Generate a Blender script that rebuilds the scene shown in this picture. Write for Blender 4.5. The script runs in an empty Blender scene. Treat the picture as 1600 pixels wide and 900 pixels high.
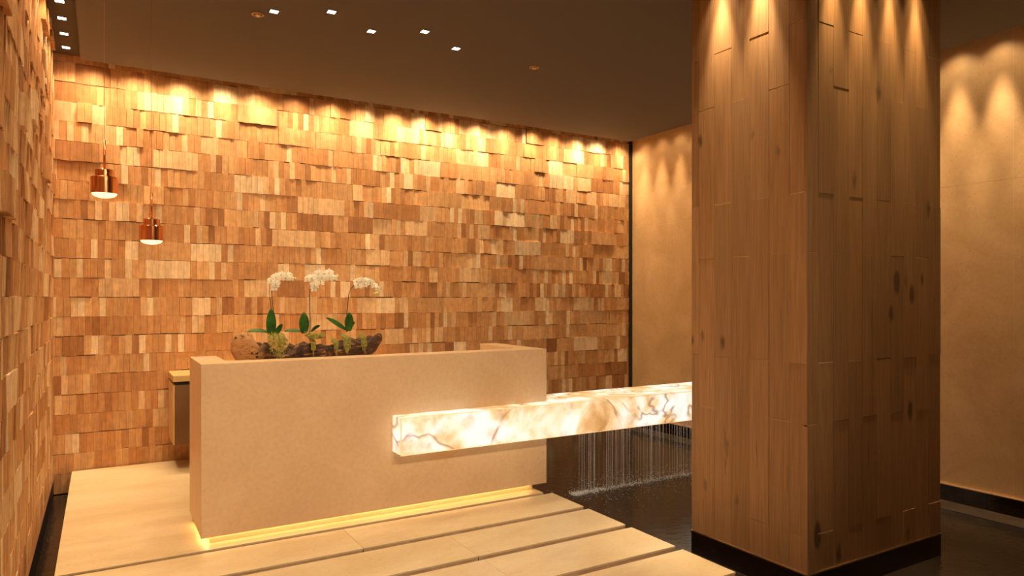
import bpy, bmesh, math, random
from mathutils import Vector, Matrix
random.seed(7)
SC = bpy.context.scene
COL = SC.collection

# ------------------------------------------------------------------ camera, world, view
YAW = 0.5356
cam_d = bpy.data.cameras.new('camera')
cam = bpy.data.objects.new('camera', cam_d); COL.objects.link(cam)
cam.location = (0, 0, 1.5); cam.rotation_euler = (math.pi/2, 0, -YAW)
cam_d.sensor_width = 36; cam_d.lens = 1081.4/1600*36; cam_d.shift_y = 15.4/1600
cam_d.clip_start = 0.02
SC.camera = cam
W = bpy.data.worlds.new('world'); SC.world = W; W.use_nodes = True
W.node_tree.nodes['Background'].inputs[0].default_value = (1, .62, .32, 1)
W.node_tree.nodes['Background'].inputs[1].default_value = 0.05
vs = SC.view_settings
vs.view_transform = 'Standard'; vs.look = 'None'; vs.gamma = 1; vs.exposure = 0.0
vs.use_curve_mapping = False

WARM = (1, .70, .38); GOLD = (1, .72, .40)
# lamp powers (watts)
P_BACK = 20; P_LEFT = 16; P_RIGHT = 6; P_COLUMN = 26; P_DOWN = 34; P_FILL_NEAR = 34; P_FILL_FAR = 350
T_BACK = 84; T_LEFT = 34; T_RIGHT = 270; T_COLUMN = 230

def spot(loc, target, power, angle, blend=1.0, size=.02, color=WARM, parent=None):
    d = bpy.data.lights.new('spotlight', 'SPOT'); d.energy = power; d.color = color
    d.spot_size = math.radians(angle); d.spot_blend = blend; d.shadow_soft_size = size
    o = bpy.data.objects.new('spotlight', d); COL.objects.link(o)
    v = Vector(target) - Vector(loc)
    o.location = loc; o.rotation_euler = v.to_track_quat('-Z', 'Y').to_euler()
    return o

# room dimensions (metres, stone deck top is z = 0)
XL, XR, YB, YF = -.346, 6.053, 7.094, -2.6
ZC, ZS, ZW = 3.515, 3.60, -.19
CX0, CX1, CY0, CY1 = 3.383, 4.749, 2.476, 3.355      # column
# wall washers
n = 18
for i in range(n):
    x = -.05 + i*.3465
    k = random.uniform(.85, 1.2)
    spot((x, 6.935, 3.55), (x+random.uniform(-.05,.05), 7.03, 2.6), P_BACK*k, 130, size=.03, color=GOLD)
    spot((x, 6.945, 3.70), (x, 7.09, 1.9), T_BACK*k, 48, size=.03, color=GOLD)
# washers of the right wall and of the column
y = 6.83
while y > -1:
    if not (y < 1.0):
        g = .62 if y > 5 else 1.0
        spot((5.90, y, 3.57), (5.98, y, 2.7), P_RIGHT*g, 120, size=.03, color=WARM)
        spot((5.90, y, 3.70), (6.06, y, .9), T_RIGHT*g, 30, size=.03, color=WARM)
    y -= .318
for y in (2.787, 3.093):
    spot((3.315, y, 3.60), (3.345, y, 2.4), P_COLUMN, 70, color=GOLD)
    spot((3.315, y, 3.60), (3.36, y, 2.4), T_COLUMN, 34, color=GOLD)
for x in (3.603, 3.877, 4.171, 4.451):
    spot((x, 2.408, 3.60), (x, 2.432, 2.4), P_COLUMN*.8, 60, color=(1, .66, .30))
    spot((x, 2.408, 3.60), (x, 2.453, 2.4), T_COLUMN*.7, 30, color=(1, .66, .30))

# ------------------------------------------------------------------ helpers
def tag(o, label=None, cat=None, group=None, kind=None):
    if label: o['label'] = label
    if cat: o['category'] = cat
    if group: o['group'] = group
    if kind: o['kind'] = kind
    return o

def link(name, me, m=None, parent=None):
    o = bpy.data.objects.new(name, me); COL.objects.link(o)
    if m: me.materials.append(m)
    if parent: o.parent = parent
    return o

def empty(name, loc, rz=0):
    o = bpy.data.objects.new(name, None); COL.objects.link(o)
    o.location = loc; o.rotation_euler = (0, 0, rz); o.empty_display_size = .1
    return o

class MB:
    def __init__(s): s.v = []; s.f = []
    def add(s, vs_, fs):
        b = len(s.v); s.v += [tuple(q) for q in vs_]; s.f += [tuple(b+i for i in q) for q in fs]
    def box(s, x0, y0, z0, x1, y1, z1):
        s.add([(x0,y0,z0),(x1,y0,z0),(x1,y1,z0),(x0,y1,z0),(x0,y0,z1),(x1,y0,z1),(x1,y1,z1),(x0,y1,z1)],
              [(0,3,2,1),(4,5,6,7),(0,1,5,4),(1,2,6,5),(2,3,7,6),(3,0,4,7)])
    def prism(s, pts, z0, z1):
        k = len(pts)
        s.add([(p[0],p[1],z0) for p in pts]+[(p[0],p[1],z1) for p in pts],
              [tuple(range(k-1,-1,-1)), tuple(range(k,2*k))]+[(i,(i+1)%k,k+(i+1)%k,k+i) for i in range(k)])
    def lathe(s, prof, cx=0, cy=0, seg=32):
        b = []
        for (r, z) in prof:
            for i in range(seg):
                a = 2*math.pi*i/seg; b.append((cx+r*math.cos(a), cy+r*math.sin(a), z))
        fs = []
        for j in range(len(prof)-1):
            for i in range(seg):
                i2 = (i+1)%seg
                fs.append((j*seg+i, j*seg+i2, (j+1)*seg+i2, (j+1)*seg+i))
        s.add(b, fs)
    def tube(s, pts, r, seg=6):
        pts = [Vector(p) for p in pts]; k = len(pts)
        rr = r if isinstance(r, (list, tuple)) else [r]*k
        b = []
        for i, p in enumerate(pts):
            t = (pts[min(i+1,k-1)]-pts[max(i-1,0)]).normalized()
            a = Vector((0,0,1)) if abs(t.z) < .9 else Vector((1,0,0))
            u = t.cross(a).normalized(); w = t.cross(u)
            for j in range(seg):
                th = 2*math.pi*j/seg; b.append(p+(u*math.cos(th)+w*math.sin(th))*rr[i])
        fs = [tuple(range(seg)), tuple((k-1)*seg+j for j in range(seg-1,-1,-1))]
        for i in range(k-1):
            for j in range(seg):
                j2 = (j+1)%seg; fs.append((i*seg+j, (i+1)*seg+j, (i+1)*seg+j2, i*seg+j2))
        s.add(b, fs)
    def build(s, name, m, parent=None, smooth=False, bevel=0, seg=2):
        me = bpy.data.meshes.new(name); me.from_pydata(s.v, [], s.f); me.validate()
        bm = bmesh.new(); bm.from_mesh(me); bmesh.ops.recalc_face_normals(bm, faces=bm.faces)
        if bevel: bmesh.ops.bevel(bm, geom=[e for e in bm.edges if e.calc_face_angle(0) > .5], offset=bevel, segments=seg, affect='EDGES', profile=.5)
        bm.to_mesh(me); bm.free()
        if smooth: me.polygons.foreach_set('use_smooth', [True]*len(me.polygons))
        return link(name, me, m, parent)

def B(name, m, box, parent=None, bevel=0):
    k = MB(); k.box(*box); return k.build(name, m, parent, bevel=bevel)

# ------------------------------------------------------------------ materials
def mat(name, color=(.5,.5,.5), rough=.5, metal=0, spec=.5):
    m = bpy.data.materials.new(name); m.use_nodes = True
    p = m.node_tree.nodes['Principled BSDF']
    p.inputs['Base Color'].default_value = (*color, 1); p.inputs['Roughness'].default_value = rough
    p.inputs['Metallic'].default_value = metal; p.inputs['Specular IOR Level'].default_value = spec
    return m
class NT:
    def __init__(s, m): s.t = m.node_tree; s.p = s.t.nodes['Principled BSDF']
    def n(s, ty, **kw):
        o = s.t.nodes.new(ty)
        for k, v in kw.items():
            if k.startswith('i_'):
                key = k[2:].replace('_', ' ')
                o.inputs[int(key) if key.isdigit() else key].default_value = v
            else: setattr(o, k, v)
        return o
    def l(s, a, b): s.t.links.new(a, b)
    def coord(s, scale=(1,1,1), src='Object'):
        c = s.n('ShaderNodeTexCoord'); mp = s.n('ShaderNodeMapping'); mp.inputs['Scale'].default_value = scale
        s.l(c.outputs[src], mp.inputs['Vector']); return mp.outputs['Vector']
    def noise(s, vec, scale, detail=4, rough=.55, dist=0):
        o = s.n('ShaderNodeTexNoise'); s.l(vec, o.inputs['Vector'])
        o.inputs['Scale'].default_value = scale; o.inputs['Detail'].default_value = detail
        o.inputs['Roughness'].default_value = rough; o.inputs['Distortion'].default_value = dist
        return o.outputs['Fac']
    def ramp(s, fac, stops):
        o = s.n('ShaderNodeValToRGB'); r = o.color_ramp
        while len(r.elements) < len(stops): r.elements.new(.5)
        for e, (p, c) in zip(r.elements, stops):
            e.position = p; e.color = (*c, 1) if len(c) == 3 else c
        s.l(fac, o.inputs['Fac']); return o.outputs['Color']
    def mix(s, fac, a, b, mode='MIX'):
        o = s.n('ShaderNodeMix', data_type='RGBA', blend_type=mode)
        for sock, v in ((o.inputs[0], fac), (o.inputs[6], a), (o.inputs[7], b)):
            if isinstance(v, (int, float)): sock.default_value = v
            elif isinstance(v, tuple): sock.default_value = (*v, 1)
            else: s.l(v, sock)
        return o.outputs[2]
    def math(s, op, a, b=0):
        o = s.n('ShaderNodeMath', operation=op)
        for sock, v in ((o.inputs[0], a), (o.inputs[1], b)):
            if isinstance(v, (int, float)): sock.default_value = v
            else: s.l(v, sock)
        return o.outputs[0]
    def bump(s, h, strength=.3, dist=.01):
        o = s.n('ShaderNodeBump'); o.inputs['Strength'].default_value = strength; o.inputs['Distance'].default_value = dist
        s.l(h, o.inputs['Height']); s.l(o.outputs[0], s.p.inputs['Normal'])
    def base(s, c): s.l(c, s.p.inputs['Base Color'])
    def rough(s, f, lo, hi):
        o = s.n('ShaderNodeMapRange'); s.l(f, o.inputs[0]); o.inputs[3].default_value = lo; o.inputs[4].default_value = hi
        s.l(o.outputs[0], s.p.inputs['Roughness'])

def tile_mat():
    m = mat('cut_clay_tile', rough=.62, spec=.35); t = NT(m)
    at = t.n('ShaderNodeAttribute', attribute_name='tint')
    v = t.coord((60, 60, 3)); g = t.noise(v, 2.2, 3)
    v2 = t.coord((14, 14, 10)); g2 = t.noise(v2, 1.6, 4)
    c = t.mix(1, at.outputs['Color'], t.ramp(g, [(.3, (.80,.78,.76)), (.7, (1.08,1.08,1.08))]), 'MULTIPLY')
    c = t.mix(1, c, t.ramp(g2, [(.3, (.82,.80,.78)), (.65, (1.05,1.05,1.05))]), 'MULTIPLY')
    t.base(c); t.bump(g, .25, .002); return m
M_TILE = tile_mat()
def stone_mat(name, c0, c1, c2, rough=.4, sc=1.0, pits=.0, stretch=(1,1,1)):
    m = mat(name, rough=rough); t = NT(m)
    v = t.coord(stretch); a = t.noise(v, 1.3*sc, 6, .6, .6); b = t.noise(v, 26*sc, 5, .65)
    c = t.ramp(a, [(.3, c0), (.52, c1), (.72, c2)])
    c = t.mix(1, c, t.ramp(b, [(.3, (.93,.92,.90)), (.6, (1.02,1.02,1.02))]), 'MULTIPLY')
    if pits:
        w = t.noise(v, 60*sc, 2, .5); pm = t.ramp(w, [(.69, (0,0,0)), (.74, (1,1,1))])
        c = t.mix(pm, c, tuple(x*.5 for x in c0))
    t.base(c); t.rough(b, rough*.85, rough*1.2); t.bump(b, .12, .002); return m
M_DESK = stone_mat('desk_limestone', (.68,.49,.31), (.74,.545,.355), (.78,.59,.395), .42, 1.4)
M_DECK = stone_mat('deck_travertine', (.62,.475,.285), (.73,.60,.39), (.80,.68,.47), .30, 1.1, pits=1, stretch=(.8,2.2,1))
M_EDGE = stone_mat('travertine_rough_edge', (.44,.29,.18), (.56,.38,.24), (.66,.47,.31), .7, 6, pits=1)
M_WALLR = stone_mat('wall_limestone', (.54,.345,.17), (.64,.43,.225), (.71,.50,.275), .5, 1.3, pits=1)
M_CEIL = mat('ceiling_paint', (.148,.132,.128), .8, spec=.2)
M_SOFF = mat('soffit_paint', (.09,.072,.062), .8, spec=.2)
M_BLACK = mat('black_and_gap_shade', (.012,.009,.008), .6)  # near-black: shade of gaps put into the colour, also black bases and backing
M_STEEL = mat('brushed_steel_trim', (.62,.48,.36), .3, 1)
M_DFLOOR = stone_mat('dark_stone', (.020,.014,.010), (.034,.024,.017), (.05,.036,.026), .3, 2.5)
def dark_tile():
    m = mat('dark_polished_stone', rough=.12); t = NT(m)
    v = t.coord(); a = t.noise(v, 9, 5, .7, 1.0)
    t.base(t.ramp(a, [(.35, (.004,.002,.0018)), (.6, (.016,.006,.005)), (.75, (.045,.02,.014))])); return m
M_PLINTH = dark_tile()
def water_mat():
    m = mat('pool_water', rough=.07); t = NT(m)
    v = t.coord(); a = t.noise(v, 2.2, 4, .6, .5)
    t.base(t.ramp(a, [(.3, (.009,.007,.006)), (.7, (.026,.020,.016))]))
    h = t.noise(v, 16, 3, .6, .8); t.bump(h, .22, .012)
    t.p.inputs['Roughness'].default_value = .16; t.p.inputs['IOR'].default_value = 1.33; return m
M_WATER = water_mat()
def plank_mat(name='oak_plank'):
    m = mat(name, rough=.5, spec=.4); t = NT(m)
    at = t.n('ShaderNodeAttribute', attribute_name='tint')
    v = t.coord((22, 22, 1.0)); g = t.noise(v, 2.4, 6, .62, .35)
    vf = t.coord((150, 150, 2.5)); gf = t.noise(vf, 1.5, 2)
    c = t.ramp(g, [(.28, (.29,.16,.073)), (.5, (.36,.205,.098)), (.72, (.41,.245,.122))])
    c = t.mix(1, c, t.ramp(gf, [(.3, (.86,.84,.82)), (.7, (1.05,1.05,1.05))]), 'MULTIPLY')
    c = t.mix(1, c, at.outputs['Color'], 'MULTIPLY')
    # knots with short dark tails
    vo = t.n('ShaderNodeTexVoronoi', feature='F1'); vo.inputs['Scale'].default_value = 1.0
    wv = t.coord((5.2, 5.2, 2.3)); wn = t.n('ShaderNodeTexNoise', i_Scale=9.0)
    t.l(wv, wn.inputs['Vector'])
    ad = t.n('ShaderNodeVectorMath', operation='SCALE'); t.l(wn.outputs['Color'], ad.inputs[0]); ad.inputs['Scale'].default_value = .10
    av = t.n('ShaderNodeVectorMath', operation='ADD'); t.l(wv, av.inputs[0]); t.l(ad.outputs[0], av.inputs[1])
    t.l(av.outputs[0], vo.inputs['Vector'])
    sep = t.n('ShaderNodeSeparateColor'); t.l(vo.outputs['Color'], sep.inputs[0])
    rad = t.math('MULTIPLY', sep.outputs[0], .20)
    q = t.math('SUBTRACT', rad, vo.outputs['Distance'])
    k = t.n('ShaderNodeMapRange'); t.l(q, k.inputs[0]); k.inputs[1].default_value = -.03; k.inputs[2].default_value = .06
    gate = t.math('GREATER_THAN', sep.outputs[1], .30)
    kk = t.math('MULTIPLY', k.outputs[0], gate)
    c = t.mix(t.math('MULTIPLY', kk, .82), c, (.07,.04,.025))
    # long dark splits
    sv = t.coord((9, 9, .55)); sn = t.noise(sv, 2.1, 5, .6, 1.3)
    sr = t.ramp(sn, [(.655, (0,0,0)), (.70, (1,1,1))])
    c = t.mix(t.math('MULTIPLY', sr, .5), c, (.12,.065,.035))
    t.base(c); t.bump(g, .15, .003); return m
M_PLANK = plank_mat()
def onyx_mat():
    m = bpy.data.materials.new('backlit_onyx'); m.use_nodes = True; t = NT(m)
    v = t.coord()
    a = t.noise(v, 3.2, 4, .55, .5); b = t.noise(v, 8, 4, .55, .3)
    c = t.ramp(a, [(.35, (.72,.38,.14)), (.44, (.93,.62,.32)), (.515, (.99,.82,.57)), (.60, (1,.96,.86))])
    st = t.ramp(b, [(.30, (.74,.68,.58)), (.47, (1,1,1))])
    c = t.mix(1, c, st, 'MULTIPLY')
    # veins where a warped noise crosses its middle value
    vn = t.noise(v, 1.6, 3, .55, .5)
    d = t.math('ABSOLUTE', t.math('SUBTRACT', vn, .5))
    vein = t.ramp(d, [(.0, (1,1,1)), (.006, (.7,.7,.7)), (.022, (0,0,0))])
    br = t.ramp(t.noise(v, 5, 2), [(.40, (0,0,0)), (.58, (1,1,1))])
    c = t.mix(t.math('MULTIPLY', t.math('MULTIPLY', vein, br), .8), c, (.30,.10,.015))
    t.p.inputs['Base Color'].default_value = (.25,.17,.10,1); t.p.inputs['Roughness'].default_value = .25
    t.l(c, t.p.inputs['Emission Color']); t.p.inputs['Emission Strength'].default_value = 1.05
    return m
M_ONYX = onyx_mat()
def emis(name, col, s):
    m = mat(name, (.8,.8,.8)); p = m.node_tree.nodes['Principled BSDF']
    p.inputs['Emission Color'].default_value = (*col, 1); p.inputs['Emission Strength'].default_value = s; return m
M_DIMEDGE = emis('onyx_dim_edge', (.80,.36,.08), .75)  # dimmer amber glow put in for weaker backlight along the onyx edges
M_LAMP = emis('lamp_white', (1,.90,.72), 8)
M_PEND = emis('pendant_glow', (1,.80,.42), 1.5)
M_LED = emis('led_strip_light', (1,.60,.22), 9)
M_COPPER = mat('polished_copper', (.86,.36,.17), .16, 1)
M_CORD = mat('copper_coloured_cord', (.30,.14,.08), .5)

# ------------------------------------------------------------------ tiled walls
PAL = [((.63,.34,.15), 34), ((.68,.40,.19), 22), ((.56,.275,.11), 20), ((.78,.53,.30), 13), ((.86,.66,.43), 10), ((.42,.195,.075), 6)]
PALC = [p[0] for p in PAL]; PALW = [p[1] for p in PAL]
def tiles(name, length, z_lo, z_hi, place, amp, seed, w=.0527, rh=.169, z0=-.015-.169*2, floor_calm=True):
    """place(s, z, out) -> world point; s runs along the wall, out is the distance from the wall plane"""
    R = random.Random(seed); V = []; F = []; T = []
    row = 0; z = z0
    while z < z_hi:
        za, zb = max(z, z_lo), min(z+rh, z_hi)
        if zb-za > .02:
            calm = 1.0
            if floor_calm: calm = .18 + .82*min(1, max(0, (z-.35)/.9))
            s = R.uniform(-w, 0)
            while s < length:
                run = R.choice([1,1,1,2,2,3,3,4,5,7]); out = R.uniform(0, amp)*calm if R.random() < .95 else R.uniform(amp*1.3, amp*2.2)*calm
                tilt = R.gauss(.0008, .0020)*calm; skew = R.gauss(0, .0009)*calm
                same = R.random() < .45; cc = R.choices(PALC, PALW)[0]
                dz = R.gauss(0, .0018)
                for k in range(run):
                    if s >= length: break
                    if not same: cc = R.choices(PALC, PALW)[0]
                    j = R.uniform(.90, 1.08); col = (cc[0]*j, cc[1]*j, cc[2]*j, 1)
                    ww = w*R.choice([1, 1, 1, .98, 1.03])
                    s0, s1 = max(0, s+.0006), min(length, s+ww-.0006)
                    if s1-s0 < .005: s += ww; continue
                    o = out + R.gauss(0, .0012); b = len(V)
                    e = .0012
                    top, bot = zb-e+dz+R.gauss(0,.0012), za+e+dz+R.gauss(0,.0012)
                    for (ss, zz, oo) in ((s0,bot,-.03),(s1,bot,-.03),(s1,top,-.03),(s0,top,-.03),
                                         (s0,bot,o-tilt-skew),(s1,bot,o-tilt+skew),(s1,top,o+tilt+skew),(s0,top,o+tilt-skew)):
                        V.append(place(ss, zz, oo)); T.extend(col)
                    F += [(b+4,b+5,b+6,b+7),(b,b+1,b+5,b+4),(b+1,b+2,b+6,b+5),(b+2,b+3,b+7,b+6),(b+3,b,b+4,b+7)]
                    s += ww
        z += rh; row += 1
    me = bpy.data.meshes.new(name); me.from_pydata(V, [], F)
    at = me.attributes.new('tint', 'FLOAT_COLOR', 'POINT'); at.data.foreach_set('color', T)
    bm = bmesh.new(); bm.from_mesh(me); bmesh.ops.recalc_face_normals(bm, faces=bm.faces); bm.to_mesh(me); bm.free()
    return link(name, me, M_TILE)

wb = tiles('wall_back', 6.012-XL+.02, -.19, 3.78, lambda s, z, o: (XL-.02+s, 7.102-o, z), .0095, 3); tag(wb, kind='structure')
wl = tiles('wall_left', YB-YF, -.016, 3.78, lambda s, z, o: (XL-.012+o, YB+.02-s, z), .017, 11, floor_calm=True); tag(wl, kind='structure')
k = MB(); k.box(XL-.2, YB+.055, -.3, XR+.2, YB+.2, 3.8); k.box(6.014, YB-.02, -.3, XR+.03, YB+.06, 3.8)  # dark backing; the corner strip stands in for the gap's shade
tag(k.build('trim_1', M_BLACK), kind='structure')
tag(B('trim_2', M_BLACK, (XL-.2, YF, -.3, XL-.053, YB+.05, 3.8)), kind='structure')

# right wall: large honed stone panels with fine joints
k = MB(); ys = [YF, -1.3, 0.0, 1.31, 2.619, 3.93, 5.24, 6.42, YB+.05]; zs = [ZW-.1, -.048, 1.2-1.248, 2.423, 3.8]
for y0, y1 in zip(ys, ys[1:]):
    for z0, z1 in ((-.3, 2.423), (2.423, 3.8)):
        k.box(XR, y0+.001, z0+.001, XR+.05, y1-.001, z1-.001)
tag(k.build('wall_right', M_WALLR), kind='structure')
tag(B('trim_3', mat('joint_grout', (.85,.70,.48), .8), (XR+.0008, YF, -.3, XR+.12, YB+.1, 3.8)), kind='structure')
k = MB(); y = YF
while y < YB-.05:
    k.box(XR-.014, y, ZW-.1, XR+.01, min(y+.60, YB-.03)-.002, -.054); y += .6
tag(k.build('baseboard_right', M_PLINTH, bevel=.001, seg=1), kind='structure')
tag(B('trim_4', M_STEEL, (XR-.016, YF, -.054, XR+.01, YB-.03, -.048)), kind='structure')
tag(B('baseboard_left', M_BLACK, (XL-.05, YF, -.3, XL-.006, YB, -.022)), kind='structure')
tag(B('trim_5', M_STEEL, (XL-.03, YF, -.022, XL+.004, YB-.01, -.014)), kind='structure')
tag(B('wall_front', M_WALLR, (XL-.2, YF-.2, -.3, XR+.2, YF, 3.8)), kind='structure')

# ceiling: plate with a raised strip along the left wall and light slots
k = MB()
X0c, X1c, Y1c = -.151, 5.86, 6.895
gx0, gx1, gy0, gy1 = CX0-.17, CX1+.02, CY0-.17, CY1+.02
k.box(X0c, YF, ZC, gx0, Y1c, 3.74); k.box(gx1, YF, ZC, X1c, Y1c, 3.74)
k.box(gx0, YF, ZC, gx1, gy0, 3.74); k.box(gx0, gy1, ZC, gx1, Y1c, 3.74)
tag(k.build('ceiling', M_CEIL), kind='structure')
tag(B('trim_6', M_SOFF, (XL-.05, YF, ZS, X0c, YB+.05, 3.74)), kind='structure')
tag(B('ceiling_slab', M_SOFF, (XL-.2, YF-.2, 3.74, XR+.2, YB+.2, 3.9)), kind='structure').name = 'ceiling.001'

# ------------------------------------------------------------------ floors
tag(B('floor', M_DFLOOR, (XL-.2, YF-.2, -.42, XR+.2, YB+.2, -.30)), kind='structure')
wtr = MB(); NXW = 2
for (x0, y0, x1, y1) in ((XL-.005, 2.11, -.22, YB-.03), (-.22, 2.11, 2.935, 4.46), (2.935, 4.46, XR-.016, YB-.03),
                         (2.99, YF, CX0-.004, 4.46), (2.935, 2.11, 2.99, 4.46), (CX0-.004, YF, CX1+.004, CY0-.004), (CX0-.004, CY1+.004, CX1+.004, 4.46), (CX1+.004, YF, XR-.016, 4.46)):
    wtr.box(x0, y0, -.25, x1, y1, ZW)
tag(wtr.build('pool_water', M_WATER), 'dark still pool water spreading round the stone deck and column', 'water', kind='stuff')
tag(B('trim_7', M_DFLOOR, (5.80, YF, ZW-.08, XR, YB-.03, ZW+.006), bevel=.002), kind='structure')

def slab(name, x0, x1, y0, y1, label, cat, group=None, h=.11, struct=False):
    e = empty(name, ((x0+x1)/2, (y0+y1)/2, -h))
    hx, hy = (x1-x0)/2, (y1-y0)/2
    B('stone_top', M_DECK, (-hx, -hy, h-.012, hx, hy, h), e, bevel=.0015)
    B('rough_edge', M_EDGE, (-hx+.002, -hy+.002, 0, hx-.002, hy-.002, h-.012), e)
    B('support', M_BLACK, (-hx+.04, -hy+.03, -.30+h, hx-.04, hy-.03, 0), e)
    tag(e, label, cat, group)
    return e
ORD = ['nearest the reception desk', 'second out from the reception desk', 'third out from the reception desk', 'fourth out from the reception desk, ending beside the wooden column']
for i in range(5):
    y0 = 4.02-.4625*i; y1 = y0+.40
    jx = [1.35, 1.885, 1.885, 2.26, 1.885][i]
    for sd, (a, b) in enumerate(((-.218, jx-.0008), (jx+.0008, 2.985))):
        if i < 4:
            lab = ('right-hand' if sd else 'left-hand') + ' half of the long travertine step row ' + ORD[i]
        else:
            lab = ('right-hand' if sd else 'left-hand') + ' travertine step slab of the row closest to the viewer'
        slab('stepping_slab', a, b, y0, y1, lab, 'paving slab', 'travertine step slabs in front of the desk')
slab('stone_deck', -.218, 2.93, 4.465, 7.085, 'large pale travertine deck slab under the reception desk', 'deck')
slab('stone_landing', -.218, 2.985, YF+.003, 2.10, 'pale travertine landing where the viewer stands', 'deck')

# ------------------------------------------------------------------ reception desk
DX0, DX1, DY, DZ, DB = .516, 3.0086, 4.5376, 1.10, .047
desk = empty('reception_desk', ((DX0+DX1)/2, 4.9, 0))
tag(desk, 'long pale limestone reception desk glowing underneath, standing on the stone deck', 'desk')
ox, oy = (DX0+DX1)/2, 4.9
def rel(x, y): return (x-ox, y-oy)
th = .165
pts = [(DX0,DY),(DX1,DY),(DX1,5.34),(DX1-th,5.34)]
for (cx, cy, a0, sgn) in ((DX1-th-.07, DY+th+.07, 0, 1),):
    for i in range(7):
        a = -math.pi/2*i/6; pts.append((cx+.07*math.cos(a), cy+.07*math.sin(a)))
for i in range(7):
    a = -math.pi/2 - math.pi/2*i/6; pts.append((DX0+th+.07+.07*math.cos(a), DY+th+.07+.07*math.sin(a)))
pts += [(DX0+th, 5.1555), (DX0, 5.1555)]
k = MB(); k.prism([rel(*p) for p in pts], DB, DZ)
k.build('desk_body', M_DESK, desk, bevel=.003)
B('display_shelf', M_DESK, (DX0+th-ox+.001, DY+th-oy+.001, 1.005, DX1-th-ox-.001, 5.14-oy, 1.035), desk)
B('work_surface', M_DESK, (DX0+th-ox+.001, DY+th-oy+.001, .72, DX1-th-ox-.001, 5.14-oy, .75), desk)
B('toe_kick', M_DECK, (DX0+.055-ox, DY+.045-oy, 0.001, 2.905-ox, 5.10-oy, DB), desk)
k = MB(); k.box(DX0+.045-ox, DY+.030-oy, DB-.007, 2.88-ox, DY+.044-oy, DB-.001)
k.box(DX0+.030-ox, DY+.045-oy, DB-.007, DX0+.052-ox, 5.05-oy, DB-.001)
o = k.build('light_strip', M_LED, desk); o['label'] = 'glowing amber light strip under the desk'

# credenza on the back wall
cr = empty('wall_cabinet', (1.55, 6.85, .23)); tag(cr, 'low brown cabinet with pale top hung on the tiled wall behind the desk', 'cabinet')
M_CAB = mat('cabinet_brown', (.15,.075,.028), .45); M_CTOP = mat('cabinet_pale_top', (.58,.40,.17), .35)
B('cabinet_body', M_CAB, (-1.005, -.235, 0, 1.05, .235, .515), cr, bevel=.002)
B('side_panel', M_CTOP, (-1.018, -.235, 0, -1.0055, .235, .515), cr)
B('shadow_gap', M_BLACK, (-.985, -.21, .515, 1.05, .235, .545), cr)
B('counter_top', M_CTOP, (-1.02, -.25, .545, 1.06, .235, .597), cr, bevel=.002)
for x in (-.5, 0, .5): B('door_gap', M_BLACK, (x-.0015, -.2365, .01, x+.0015, -.234, .505), cr)

# ------------------------------------------------------------------ glowing onyx beam
bx0, by0, by1, bz0, bz1 = 1.7286, 4.372, 4.868, .438, .6887
beam = empty('onyx_light_beam', (3.8, 4.6, bz0)); tag(beam, 'long glowing veined onyx beam running through the desk front and out over the pool', 'light')
def bbox(n_, m_, q, bv=0): return B(n_, m_, (q[0]-3.8, q[1]-4.6, q[2]-bz0, q[3]-3.8, q[4]-4.6, q[5]-bz0), beam, bv)
cuts = [bx0, 2.581, 2.872, 4.16, 5.1, XR-.004]
for a, b in zip(cuts, cuts[1:]):
    if b < DX1: bbox('onyx_panel', M_ONYX, (a+.0008, by0, bz0, b-.0008, DY-.001, bz1), .006)
    elif a < DX1:
        bbox('onyx_panel', M_ONYX, (a+.0008, by0, bz0, b-.0008, DY-.001, bz1), .004)
        bbox('onyx_panel', M_ONYX, (DX1+.001, DY-.001, bz0, b-.0008, by1, bz1), .004)
    else: bbox('onyx_panel', M_ONYX, (a+.0008, by0, bz0, b-.0008, by1, bz1), .004)
k = MB()
for (y, z) in ((by0, bz0), (by0, bz1)): k.box(bx0-3.8-.001, y-4.6-.0012, z-bz0-.0015, XR-.005-3.8, y-4.6+.004, z-bz0+.0015)
k.box(bx0-3.8-.0015, by0-4.6-.0015, 0, bx0-3.8+.004, by0-4.6+.004, bz1-bz0)
k.build('dim_edge', M_DIMEDGE, beam)

# ------------------------------------------------------------------ wooden column
colm = empty('wooden_column', ((CX0+CX1)/2, (CY0+CY1)/2, ZW)); tag(colm, 'massive square column clad in knotty brown oak planks on a black plinth', 'column')
cox, coy = (CX0+CX1)/2, (CY0+CY1)/2
V, F, T = [], [], []
R = random.Random(5)
def plank_face(axis, fixed, sgn, a0, a1, first_w, phase0):
    s = a0; i = 0; 
    while s < a1-.004:
        w = first_w if i == 0 else .1385*R.choice([1, 1, 1.03, .97]); e = min(s+w, a1)
        if a1-e < .03: e = a1
        ph = (2.72, 3.06)[(i+phase0) % 2]
        z = ph-.965*5
        while z < 3.75:
            z0, z1 = max(z+R.gauss(0,.004), -.042), min(z+.965, 3.75)
            if z1-z0 > .03:
                out = R.uniform(0, .0035); c = R.choice([.86,.92,.96,1,1,1.04,1.08]); wv = R.uniform(-.03,.03)
                col = (c*(1+wv*.4), c, c*(1-wv), 1); b = len(V)
                for (ss, zz, oo) in ((s+.0006,z0,-.02),(e-.0006,z0,-.02),(e-.0006,z1-.002,-.02),(s+.0006,z1-.002,-.02),
                                     (s+.0006,z0,out),(e-.0006,z0,out),(e-.0006,z1-.002,out),(s+.0006,z1-.002,out)):
                    p = (ss-cox, fixed+sgn*oo-coy, zz-ZW) if axis == 'x' else (fixed+sgn*oo-cox, ss-coy, zz-ZW)
                    V.append(p); T.extend(col)
                F.extend([(b+4,b+5,b+6,b+7),(b,b+1,b+5,b+4),(b+1,b+2,b+6,b+5),(b+2,b+3,b+7,b+6),(b+3,b,b+4,b+7)])
            z += .965
        s = e; i += 1
plank_face('x', CY0+.003, -1, CX0, CX1, .098, 0)
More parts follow.
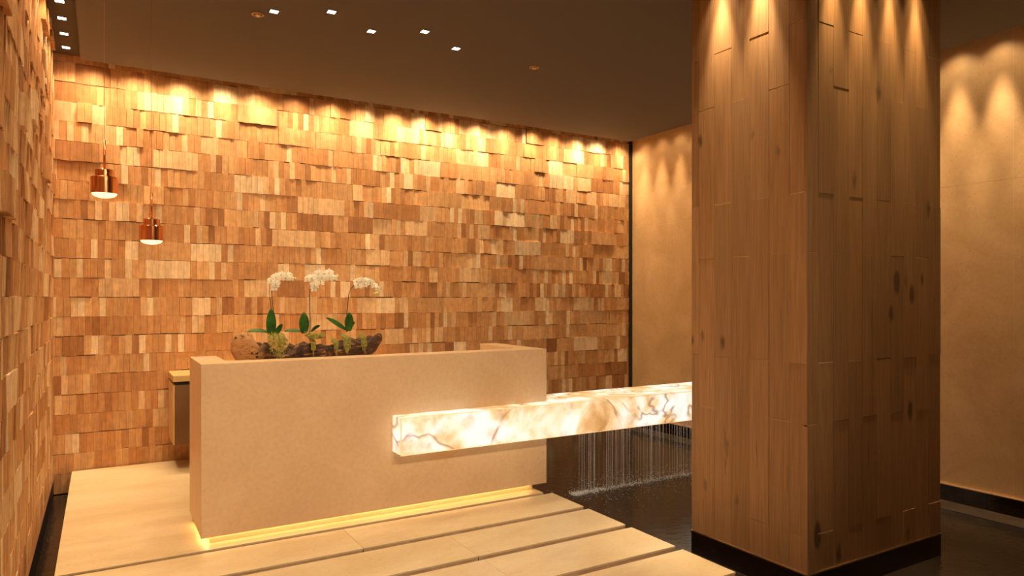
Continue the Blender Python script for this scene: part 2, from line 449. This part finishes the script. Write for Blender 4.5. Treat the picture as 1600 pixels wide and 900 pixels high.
plank_face('y', CX0+.003, -1, CY0+.0036, CY1, .115, 1)
plank_face('x', CY1-.003, 1, CX0, CX1, .138, 0)
plank_face('y', CX1-.003, 1, CY0+.004, CY1-.004, .138, 1)
me = bpy.data.meshes.new('plank_cladding'); me.from_pydata(V, [], F)
at = me.attributes.new('tint', 'FLOAT_COLOR', 'POINT'); at.data.foreach_set('color', T)
bm = bmesh.new(); bm.from_mesh(me); bmesh.ops.recalc_face_normals(bm, faces=bm.faces)
bmesh.ops.bevel(bm, geom=[e for e in bm.edges if len(e.link_faces) == 2 and e.calc_face_angle(0) > .5], offset=.0005, segments=1, affect='EDGES', profile=.5)
bm.to_mesh(me); bm.free()
link('plank_cladding', me, M_PLANK, colm)
B('column_core', mat('oak_joint', (.62,.40,.22), .6), (CX0+.0045-cox, CY0+.0045-coy, 0, CX1-.0045-cox, CY1-.0045-coy, 3.72-ZW), colm)
k = MB()
def ring(x0, y0, x1, y1, z0, z1, st=.6):
    x = x0
    while x < x1-.01:
        e = min(x+st, x1); k.box(x, y0, z0, e-.002, y0+.02, z1); k.box(x, y1-.02, z0, e-.002, y1, z1); x = e
    y = y0+.02
    while y < y1-.03:
        e = min(y+st, y1-.02); k.box(x0, y, z0, x0+.02, e-.002, z1); k.box(x1-.02, y, z0, x1, e-.002, z1); y = e
ring(CX0-cox-.002, CY0-coy-.002, CX1-cox+.002, CY1-coy+.002, -.05, .136)
o = k.build('plinth', M_PLINTH, colm, bevel=.001, seg=1)
B('metal_trim', M_STEEL, (CX0-cox-.004, CY0-coy-.004, .137, CX1-cox+.004, CY1-coy+.004, .144), colm)

# ------------------------------------------------------------------ ceiling lamps
def downlight(x, y, z, label, group, on=True, power=P_DOWN, ang=80, tgt=None, s=.027, col=WARM):
    e = empty('downlight', (x, y, z)); tag(e, label, 'ceiling light', group)
    k = MB(); t_ = .006
    k.box(-s-t_, -s-t_, -.003, s+t_, -s, .001); k.box(-s-t_, s, -.003, s+t_, s+t_, .001)
    k.box(-s-t_, -s, -.003, -s, s, .001); k.box(s, -s, -.003, s+t_, s, .001)
    k.build('frame', M_SOFF, e)
    B('lens', M_LAMP, (-s, -s, -.0025, s, s, .001), e)
    if on: spot((x, y, z-.02), tgt or (x, y, 0), power, ang, size=.03, color=col)
    return e
dn = 'square recessed downlights in the brown ceiling'
D = [((1.045,5.04), 'lit square ceiling downlight beside the left-hand sprinkler cover'),
     ((1.395,4.84), 'lit square ceiling downlight, second from left in the zigzag and in its near row'),
     ((1.755,5.04), 'lit square ceiling downlight in the middle of the zigzag of five'),
     ((2.105,4.84), 'lit square ceiling downlight, fourth from left in the zigzag of five'),
     ((2.465,5.04), 'lit square ceiling downlight at the right-hand end of the zigzag')]
for (x, y), lab in D: downlight(x, y, ZC, lab, dn, tgt=(x, y+1.1, 0), ang=150)
sl = ['dark raised strip, first from the back wall','dark raised strip, second from the back wall','dark raised strip, third from the back wall','dark raised strip, cut by the top of the picture']
for i in range(4):
    downlight(-.254, 6.895-.352*i, ZS, 'small lit square downlight in the '+sl[i], 'downlights along the left wall', on=False)
for i in range(16):
    y = 6.895-.352*i
    spot((-.235, y, ZS-.03), (-.275, y, 2.2), P_LEFT, 125, size=.03, color=WARM)
    spot((-.235, y, ZS-.03), (-.33, y, 1.8), T_LEFT, 44, size=.03, color=WARM)
# unseen fill spots added behind and beside the viewpoint, without fixtures
for (x, y) in ((.6,-.8),(1.3,-1.2),(2.0,-.8)):
    spot((x, y, ZC-.01), (1.9, 4.6, .7), P_FILL_FAR, 58, size=.06, color=(1,.74,.46))
spot((4.6, -.2, ZC-.01), (4.2, 2.6, 1.9), 52, 75, size=.06, color=(1,.68,.36))  # added fill for the column's right face
for (x, y) in ((.6,2.9),(1.7,3.1),(.7,1.2),(1.7,.9)):
    spot((x, y, ZC-.01), (x+.1, y+1.2, 0), P_FILL_NEAR, 140, size=.08, color=(1,.74,.46))
for i, (x, y) in enumerate(((.957,5.15),(3.254,5.10))):
    e = empty('sprinkler_cover', (x, y, ZC)); tag(e, ['round sprinkler cover on the ceiling left of the zigzag of lamps','round sprinkler cover alone on the ceiling near the wooden column'][i], 'sprinkler', 'ceiling sprinkler covers')
    k = MB(); k.lathe([(.043,0),(.045,-.004),(.040,-.007),(.032,-.006),(.030,0)], seg=28); k.build('cover_ring', mat('painted_ring', (.5,.33,.2), .5), e, smooth=True)
    k = MB(); k.lathe([(.0001,-.014),(.014,-.014),(.018,-.010),(.018,0)], seg=20); k.build('sprinkler_head', M_STEEL, e, smooth=True)

# ------------------------------------------------------------------ copper pendants
def pendant(x, y, zb, label, src=None):
    e = empty('pendant_lamp', (x, y, zb)); tag(e, label, 'pendant lamp', 'copper pendant lamps')
    r = .0725; H = .098
    k = MB(); k.lathe([(r-.004,.002),(r,0),(r,H-.004),(r-.003,H),(.052,H+.001),(.0505,H+.0015),(.0505,H+.042),(.048,H+.045),(.012,H+.046),(.0001,H+.046)], seg=48)
    me = k.build('lamp_shade', M_COPPER, e, smooth=True); 
    me.modifiers.new('split', 'EDGE_SPLIT').split_angle = .6
    k = MB(); k.lathe([(r-.005,.004)]+[((r-.006)*math.cos(a), -.028*math.sin(a)+.002) for a in [i*math.pi/2/8 for i in range(8)]]+[(.0001,-.026)], seg=40)
    k.build('glass_lens', M_PEND, e, smooth=True)
    k = MB(); k.tube([(0,0,H+.05),(0,0,H+.22)], .0065, 12); k.build('rod', M_COPPER, e, smooth=True)
    k = MB(); k.tube([(0,0,H+.22),(0,0,ZC-zb)], .0014, 8); k.build('cord', M_CORD, e)
    k = MB(); k.lathe([(.0001,ZC-zb-.018),(.03,ZC-zb-.018),(.032,ZC-zb)], seg=24); k.build('ceiling_rose', M_COPPER, e, smooth=True)
    spot((x, y, zb-.035), (x, y, 0), 5, 110, size=.05, color=GOLD)
pendant(.016, 4.78, 2.119, 'polished copper pendant lamp hanging higher and nearer the left wall')
pendant(.2875, 5.18, 1.880, 'polished copper pendant lamp hanging lower and further from the left wall')

# ------------------------------------------------------------------ driftwood bowl
def wood_mat():
    m = mat('gnarled_driftwood', rough=.55); t = NT(m)
    v = t.coord((3, 6, 9)); a = t.noise(v, 2.2, 7, .65, 1.6); b = t.noise(t.coord(), 28, 3)
    c = t.ramp(a, [(.34, (.018,.007,.004)), (.52, (.075,.03,.012)), (.60, (.22,.10,.04)), (.68, (.72,.46,.22))])
    lv = t.n('ShaderNodeTexCoord'); sx = t.n('ShaderNodeSeparateXYZ'); t.l(lv.outputs['Object'], sx.inputs[0])
    mr = t.n('ShaderNodeMapRange'); t.l(sx.outputs[0], mr.inputs[0]); mr.inputs[1].default_value = -.33; mr.inputs[2].default_value = -.40
    c = t.mix(mr.outputs[0], c, t.ramp(a, [(.3, (.10,.04,.015)), (.42, (.50,.26,.10)), (.7, (.66,.38,.17))]))
    pit = t.ramp(t.noise(t.coord(), 17, 2, .5), [(.66, (0,0,0)), (.70, (1,1,1))])
    c = t.mix(pit, c, (.02,.01,.006))
    t.base(c); t.bump(a, .9, .02); return m
bowl = None
def make_bowl():
    L = 1.055; N = 44; M = 14; R = random.Random(2)
    # measured rim height along the bowl (0..1), above the bowl's foot
    rim = [(0,.150),(.03,.215),(.07,.242),(.11,.222),(.15,.135),(.19,.165),(.24,.12),(.30,.09),(.36,.10),(.39,.155),(.42,.105),(.47,.15),(.55,.14),(.62,.13),(.68,.125),(.74,.175),(.80,.165),(.86,.14),(.90,.185),(.96,.205),(1.0,.18)]
    bot = [(0,.110),(.03,.05),(.07,.012),(.14,0),(.86,0),(.93,.055),(.97,.11),(1.0,.155)]
    def ip(tb, x):
        for (a, b), (c, d) in zip(tb, tb[1:]):
            if a <= x <= c: return b+(d-b)*(x-a)/(c-a)
        return tb[-1][1]
    V, F = [], []
    for i in range(N+1):
        t = i/N; x = (t-.5)*L
        hw = .135*(max(0, 1-abs(2*t-1)**3.2))**.5*(.85+.15*math.sin(9*t))+.012
        zr, zb = ip(rim, t)+.010*math.sin(53*t)*math.sin(21*t+1)+R.gauss(0,.004), ip(bot, t); zk = zr*.93+.012*math.sin(17*t)
        if zr-zb < .02: zr = zb+.02
        ring = []
        for j in range(M+1):                       # outer: front rim down, under, up to back rim
            a = math.pi*j/M
            yy = -hw*math.cos(a); top = zr if j < M/2 else zk
            zz = top-(top-zb)*math.sin(a)**.62
            n = R.gauss(0, .0035)+.006*math.sin(11*t*6+j*1.7)+.004*math.sin(31*t+j)
            ring.append((x, yy*(1+n*2), zz+(n if 0 < j < M and zz > .02 else 0)))
        for j in range(M, -1, -1):                 # inner surface back again
            a = math.pi*j/M; yy = -(hw-.02 if hw > .05 else hw*.5)*math.cos(a); top = zr if j < M/2 else zk
            fl = max(zb+.02, top-.07)
            ring.append((x, yy, top+.002-(top-fl)*math.sin(a)**.6))
        V += ring
    K = 2*(M+1)
    for i in range(N):
        for j in range(K):
            F.append((i*K+j, (i+1)*K+j, (i+1)*K+(j+1)%K, i*K+(j+1)%K))
    F.append(tuple(range(K))); F.append(tuple(N*K+j for j in range(K-1,-1,-1)))
    k = MB(); k.v = V; k.f = F
    o = k.build('driftwood_bowl', wood_mat(), smooth=True)
    return o
bowl = make_bowl(); bowl.location = (1.27, 4.93, 1.036); bowl.rotation_euler = (0, 0, 0)
tag(bowl, 'long gnarled driftwood trough holding orchids on top of the desk', 'planter')

# ------------------------------------------------------------------ orchids
M_PETAL = mat('orchid_petal', (.92,.90,.80), .5); M_PETAL.node_tree.nodes['Principled BSDF'].inputs['Subsurface Weight'].default_value = .15
M_PETAL.node_tree.nodes['Principled BSDF'].inputs['Subsurface Radius'].default_value = (.01,.01,.008)
M_LIP = mat('orchid_lip', (.85,.66,.18), .5)
M_BUD = mat('orchid_bud', (.70,.66,.22), .5)
def leaf_mat():
    m = mat('orchid_leaf', rough=.32); t = NT(m); a = t.noise(t.coord(), 14, 3)
    t.base(t.ramp(a, [(.3, (.015,.07,.012)), (.7, (.06,.20,.03))])); return m
M_LEAF = leaf_mat(); M_STEM = mat('orchid_stem', (.045,.04,.02), .5)
def petal(k, Mx, length, width, ang, cup=.25, tip=1.0):
    """rounded petal mesh with thickness, growing from the origin in the local XZ plane"""
    n, w = 7, 4; d = .0009
    top = []
    for s in (1, -1):
        for i in range(n+1):
            t = i/n; hw = width/2*math.sin(math.pi*(t*.84+.11))**.6
            for j in range(-w, w+1):
                u = j/w
                x = u*hw; z = length*t*(1-.12*u*u*t); y = -cup*length*(t*t*.5-.3*u*u*t) + s*d
                ca, sa = math.cos(ang), math.sin(ang)
                top.append(Mx @ Vector((x*ca+z*sa, y, -x*sa+z*ca)))
    C = 2*w+1; fs = []; O = (n+1)*C
    for i in range(n):
        for j in range(2*w):
            a = i*C+j; fs.append((a, a+1, a+C+1, a+C)); fs.append((O+a, O+a+C, O+a+C+1, O+a+1))
    bd = [j for j in range(C)]+[i*C+C-1 for i in range(1, n+1)]+[n*C+j for j in range(C-2,-1,-1)]+[i*C for i in range(n-1,0,-1)]
    for a, b in zip(bd, bd[1:]+bd[:1]): fs.append((a, b, O+b, O+a))
    k.add(top, fs)
def flower(parent, p, yaw, pitch, size):
    Mx = Matrix.Translation(p) @ Matrix.Rotation(yaw, 4, 'Z') @ Matrix.Rotation(pitch, 4, 'X')
    k = MB()
    for a in (0, 2.2, -2.2): petal(k, Mx, size*.52, size*.36, a)
    Mf = Mx @ Matrix.Translation((0, -.003, .002))
    for a in (1.35, -1.35): petal(k, Mf, size*.52, size*.56, a, .18)
    f = k.build('flower', M_PETAL, parent, smooth=True)
    k = MB(); Ml = Mx @ Matrix.Translation((0, -.006, -.001)) @ Matrix.Rotation(.9, 4, 'X')
    petal(k, Ml, size*.26, size*.20, math.pi, -.7)
    k.tube([Mx @ Vector((0,-.003,.004)), Mx @ Vector((0,-.013,.002)), Mx @ Vector((0,-.018,-.002))], [.003,.0035,.002], 8)
    k.build('lip', M_LIP, f, smooth=True)
def leaf(parent, base, direc, length, width, droop=.3, twist=0.0):
    base = Vector(base); d = Vector(direc).normalized(); side = d.cross(Vector((0,1,0))); 
    if side.length < .1: side = Vector((1,0,0))
    side = Matrix.Rotation(twist, 3, d) @ side.normalized(); nrm = d.cross(side).normalized()
    n = 10; V = []; 
    for s in (1, -1):
        for i in range(n+1):
            t = i/n; hw = width/2*(math.sin(math.pi*(t*.90+.08)))**.65
            c = base+d*length*t+Vector((0,0,-1))*droop*length*t*t
            for u in (-1, -.5, 0, .5, 1):
                V.append(c+side*hw*u+nrm*(abs(u)*width*.16+s*.0011))
    O = (n+1)*5; F = []
    for i in range(n):
        for j in range(4):
            a = i*5+j; F.append((a,a+1,a+6,a+5)); F.append((O+a,O+a+5,O+a+6,O+a+1))
    bd = [0,1,2,3,4]+[i*5+4 for i in range(1,n+1)]+[n*5+j for j in (3,2,1,0)]+[i*5 for i in range(n-1,0,-1)]
    for a, b in zip(bd, bd[1:]+bd[:1]): F.append((a,b,O+b,O+a))
    k = MB(); k.add(V, F); k.build('leaf', M_LEAF, parent, smooth=True)
def orchid(base, stems, flowers, leaves, buds, label):
    e = empty('orchid', base); tag(e, label, 'orchid', 'white orchids in the driftwood trough')
    b = Vector(base)
    for st in stems:
        k = MB(); P_ = [Vector(q)-b for q in st]
        # smooth the path
        Q = []
        for i in range(len(P_)-1):
            p0 = P_[max(i-1,0)]; p1 = P_[i]; p2 = P_[i+1]; p3 = P_[min(i+2,len(P_)-1)]
            for s in range(5):
                t = s/5
                Q.append(.5*((2*p1)+(-p0+p2)*t+(2*p0-5*p1+4*p2-p3)*t*t+(-p0+3*p1-3*p2+p3)*t**3))
        Q.append(P_[-1]); k.tube(Q, [.0034-.0018*i/len(Q) for i in range(len(Q))], 7)
        k.build('stem', M_STEM, e, smooth=True)
    for (x, y, z, yaw, pit, s) in flowers: flower(e, Vector((x,y,z))-b, yaw, pit, s)
    for (x, y, z, s) in buds:
        k = MB(); c = Vector((x,y,z))-b
        k.tube([c+Vector((-.5*s,0,.1*s)), c+Vector((-.3*s,0,0)), c, c+Vector((.3*s,0,0)), c+Vector((.5*s,0,-.05*s))], [.1*s,.38*s,.45*s,.35*s,.08*s], 10)
        k.build('bud', M_BUD, e, smooth=True)
    for a in leaves: leaf(e, Vector(a[0])-b, *a[1:])
YO = 4.93
def Pp(px, py, dy=0.0):
    """point on the flower bed's upright plane"""
    u = (px-800)/1081.4; s_, c_ = math.sin(YAW), math.cos(YAW); Y = YO+dy
    D_ = Y/(c_-s_*u); return (D_*(s_+c_*u), Y, 1.5-(py-465.4)*D_/1081.4)
def crop(cx, cy, dy=0.0): return Pp(340+cx/5.293, 400+cy/5.293, dy)
def fl(lst):
    out = []
    for i, (cx, cy, s, yaw) in enumerate(lst):
        p = crop(cx, cy, -.012-.012*(i % 3)); out.append((*p, yaw*1.4-.35, -.15+.22*((i*7) % 3-1), s*.86))
    return out
orchid(crop(462,690), [[crop(465,700),crop(468,600),crop(462,470),crop(448,330),crop(452,230),crop(490,170),crop(560,160),crop(640,185)],
                       [crop(455,700),crop(458,560),crop(440,400),crop(430,290),crop(436,215)]],
       fl([(448,205,.078,-.3),(482,180,.082,.1),(478,232,.078,.3),(470,268,.060,.0),(528,160,.076,-.1),(562,182,.066,.4),(596,160,.070,.8),(606,186,.056,.6)]),
       [(crop(440,670,-.02),(-.02,-.1,1),.195,.068,0,0.0),(crop(430,640,0),(-1,-.15,.35),.16,.045,.25,1.1),(crop(470,660,.02),(.5,.2,1),.12,.045,.2,.5)],
       [(*crop(642,186), .018)], 'left white orchid, a tall dark green leaf at its foot and two dark stems')
orchid(crop(762,640), [[crop(762,660),crop(765,560),crop(762,420),crop(762,300),crop(782,230),crop(830,170),crop(900,150),crop(990,175)]],
       fl([(748,190,.078,-.5),(782,185,.084,0),(800,240,.080,.2),(796,275,.060,.1),(838,148,.084,-.1),(862,180,.078,.2),(850,218,.070,.3),(922,142,.080,.1),(925,182,.074,.3),(966,180,.062,.6),(990,170,.045,.9)]),
       [(crop(712,640,-.02),(-.05,-.1,1),.150,.074,0,0.15),(crop(690,630,0),(-1,-.1,.25),.12,.040,.2,1.1),(crop(770,620,.02),(.6,.2,.6),.10,.036,.3,.8)],
       [(*crop(1000,168), .014)], 'middle white orchid with one straight stem and the widest flower spray')
orchid(crop(1068,620), [[crop(1068,630),crop(1066,520),crop(1075,420),crop(1088,310),crop(1120,250),crop(1180,205),crop(1250,200),crop(1320,290)]],
       fl([(1150,215,.070,-.4),(1165,245,.078,-.1),(1188,208,.080,0),(1225,210,.078,.1),(1215,240,.06,.2),(1262,220,.076,.2),(1292,245,.072,.4),(1318,268,.060,.6)]),
       [(crop(1080,620,-.02),(.0,-.1,1),.135,.068,0,0.1),(crop(1060,615,-.01),(-.95,-.1,.72),.185,.045,.12,.7),(crop(1085,600,.02),(.5,.2,.8),.09,.034,.3,.5)],
       [(*crop(1322,305,-.03), .03),(*crop(1300,312,-.03), .024)], 'right white orchid with a leaning stem, its flowers arching down to the right')

# moss hanging over the trough's front
def moss_mat():
    m = mat('hanging_moss', rough=.8); t = NT(m)
    t.base(t.ramp(t.noise(t.coord(), 60, 2), [(.3, (.16,.17,.03)), (.7, (.58,.52,.13))])); return m
M_MOSS = moss_mat()
def moss(c0, c1, ytop, ybot, n, label, seed, curl=.012):
    R = random.Random(seed); k = MB()
    for i in range(n):
        cx = R.uniform(c0, c1); mid = 1-abs((cx-(c0+c1)/2)/((c1-c0)/2+1))*.45
        yt = ytop+R.uniform(-12, 30); yb = ytop+(ybot-ytop)*mid*R.uniform(.35, 1.05)
        pts = []
        for s in range(7):
            t = s/6
            p = Vector(crop(cx, yt+(yb-yt)*t, 0))
            # back up over the rim, then hang in front of the trough
            p.y = 4.93-.075-.085*min(1, t*2.2)+R.uniform(-.006,.006); p.x += R.uniform(-curl, curl)*(.3+t*.7)
            pts.append(p)
        k.tube(pts, .0014, 4)
    tag(k.build('hanging_moss', M_MOSS), label, 'moss', kind='stuff')
moss(385, 530, 635, 850, 95, 'thick tangle of yellow-green moss under the left orchid', 1, .018)
moss(690, 830, 632, 690, 90, 'curly moss around the foot of the middle orchid', 2, .022)
moss(722, 762, 650, 825, 36, 'thin strand of moss hanging below the middle orchid', 3, .004)
moss(910, 945, 672, 810, 40, 'short narrow tuft of moss between middle and right orchids', 4, .004)
moss(985, 1048, 645, 815, 70, 'broad hanging moss tuft left of the right orchid', 5, .004)
moss(1130, 1175, 640, 810, 55, 'hanging moss tuft right of the right orchid', 6, .004)

# ------------------------------------------------------------------ falling water
def fall_mat():
    m = bpy.data.materials.new('falling_water'); m.use_nodes = True; nt = m.node_tree
    p = nt.nodes['Principled BSDF']; p.inputs['Base Color'].default_value = (.80,.86,.95,1); p.inputs['Roughness'].default_value = .12
    p.inputs['Alpha'].default_value = .20; return m
M_FALL = fall_mat()
M_FOAM = mat('water_spray', (.85,.88,.93), .25); M_FOAM.node_tree.nodes['Principled BSDF'].inputs['Alpha'].default_value = .8
k = MB(); R = random.Random(9); x = 3.54
while x < 5.95:
    y = 4.83+R.uniform(-.02, .02); r = R.choice([.0008,.001,.0012,.0018,.0026,.004]); j = R.uniform(-.006,.006)
    k.tube([(x,y,bz0-.001),(x+j*.5,y,.2),(x+j,y,-.05),(x+j,y,ZW+.001)], [r*1.3,r,r,r*1.2], 6)
    x += R.choice([.004,.006,.008,.012,.018,.03])
tag(k.build('falling_water', M_FALL, smooth=True), 'curtain of thin water streams falling from the onyx beam into the pool', 'water', kind='stuff')
k = MB()
def drop(x, y, z, r):
    t = (1+5**.5)/2; q = r/1.9
    vs_ = [(-1,t,0),(1,t,0),(-1,-t,0),(1,-t,0),(0,-1,t),(0,1,t),(0,-1,-t),(0,1,-t),(t,0,-1),(t,0,1),(-t,0,-1),(-t,0,1)]
    fs = [(0,11,5),(0,5,1),(0,1,7),(0,7,10),(0,10,11),(1,5,9),(5,11,4),(11,10,2),(10,7,6),(7,1,8),(3,9,4),(3,4,2),(3,2,6),(3,6,8),(3,8,9),(4,9,5),(2,4,11),(6,2,10),(8,6,7),(9,8,1)]
    k.add([(x+a*q, y+b*q, z+c*q) for a, b, c in vs_], fs)
for i in range(2600):
    x = R.uniform(3.46, 5.9) if R.random() < .75 else 3.46+abs(R.gauss(0,.16)); y = 4.83+R.gauss(0, .028); drop(x, y, ZW+.002+abs(R.gauss(0,.008)), R.uniform(.001,.0042))
for i in range(1700):
    x = R.uniform(3.45, 5.9); y = 4.83+R.gauss(0, .06); drop(x, y, ZW+.003+abs(R.gauss(0,.06)), R.uniform(.0009,.0026))
for i in range(600):
    x = R.uniform(3.25, 5.9); y = 4.75+R.gauss(0, .20); drop(x, y, ZW+.001, R.uniform(.001,.0034))
tag(k.build('water_splash', M_FOAM, smooth=True), 'white droplets and foam splashing where the water curtain meets the pool', 'splash', kind='stuff')
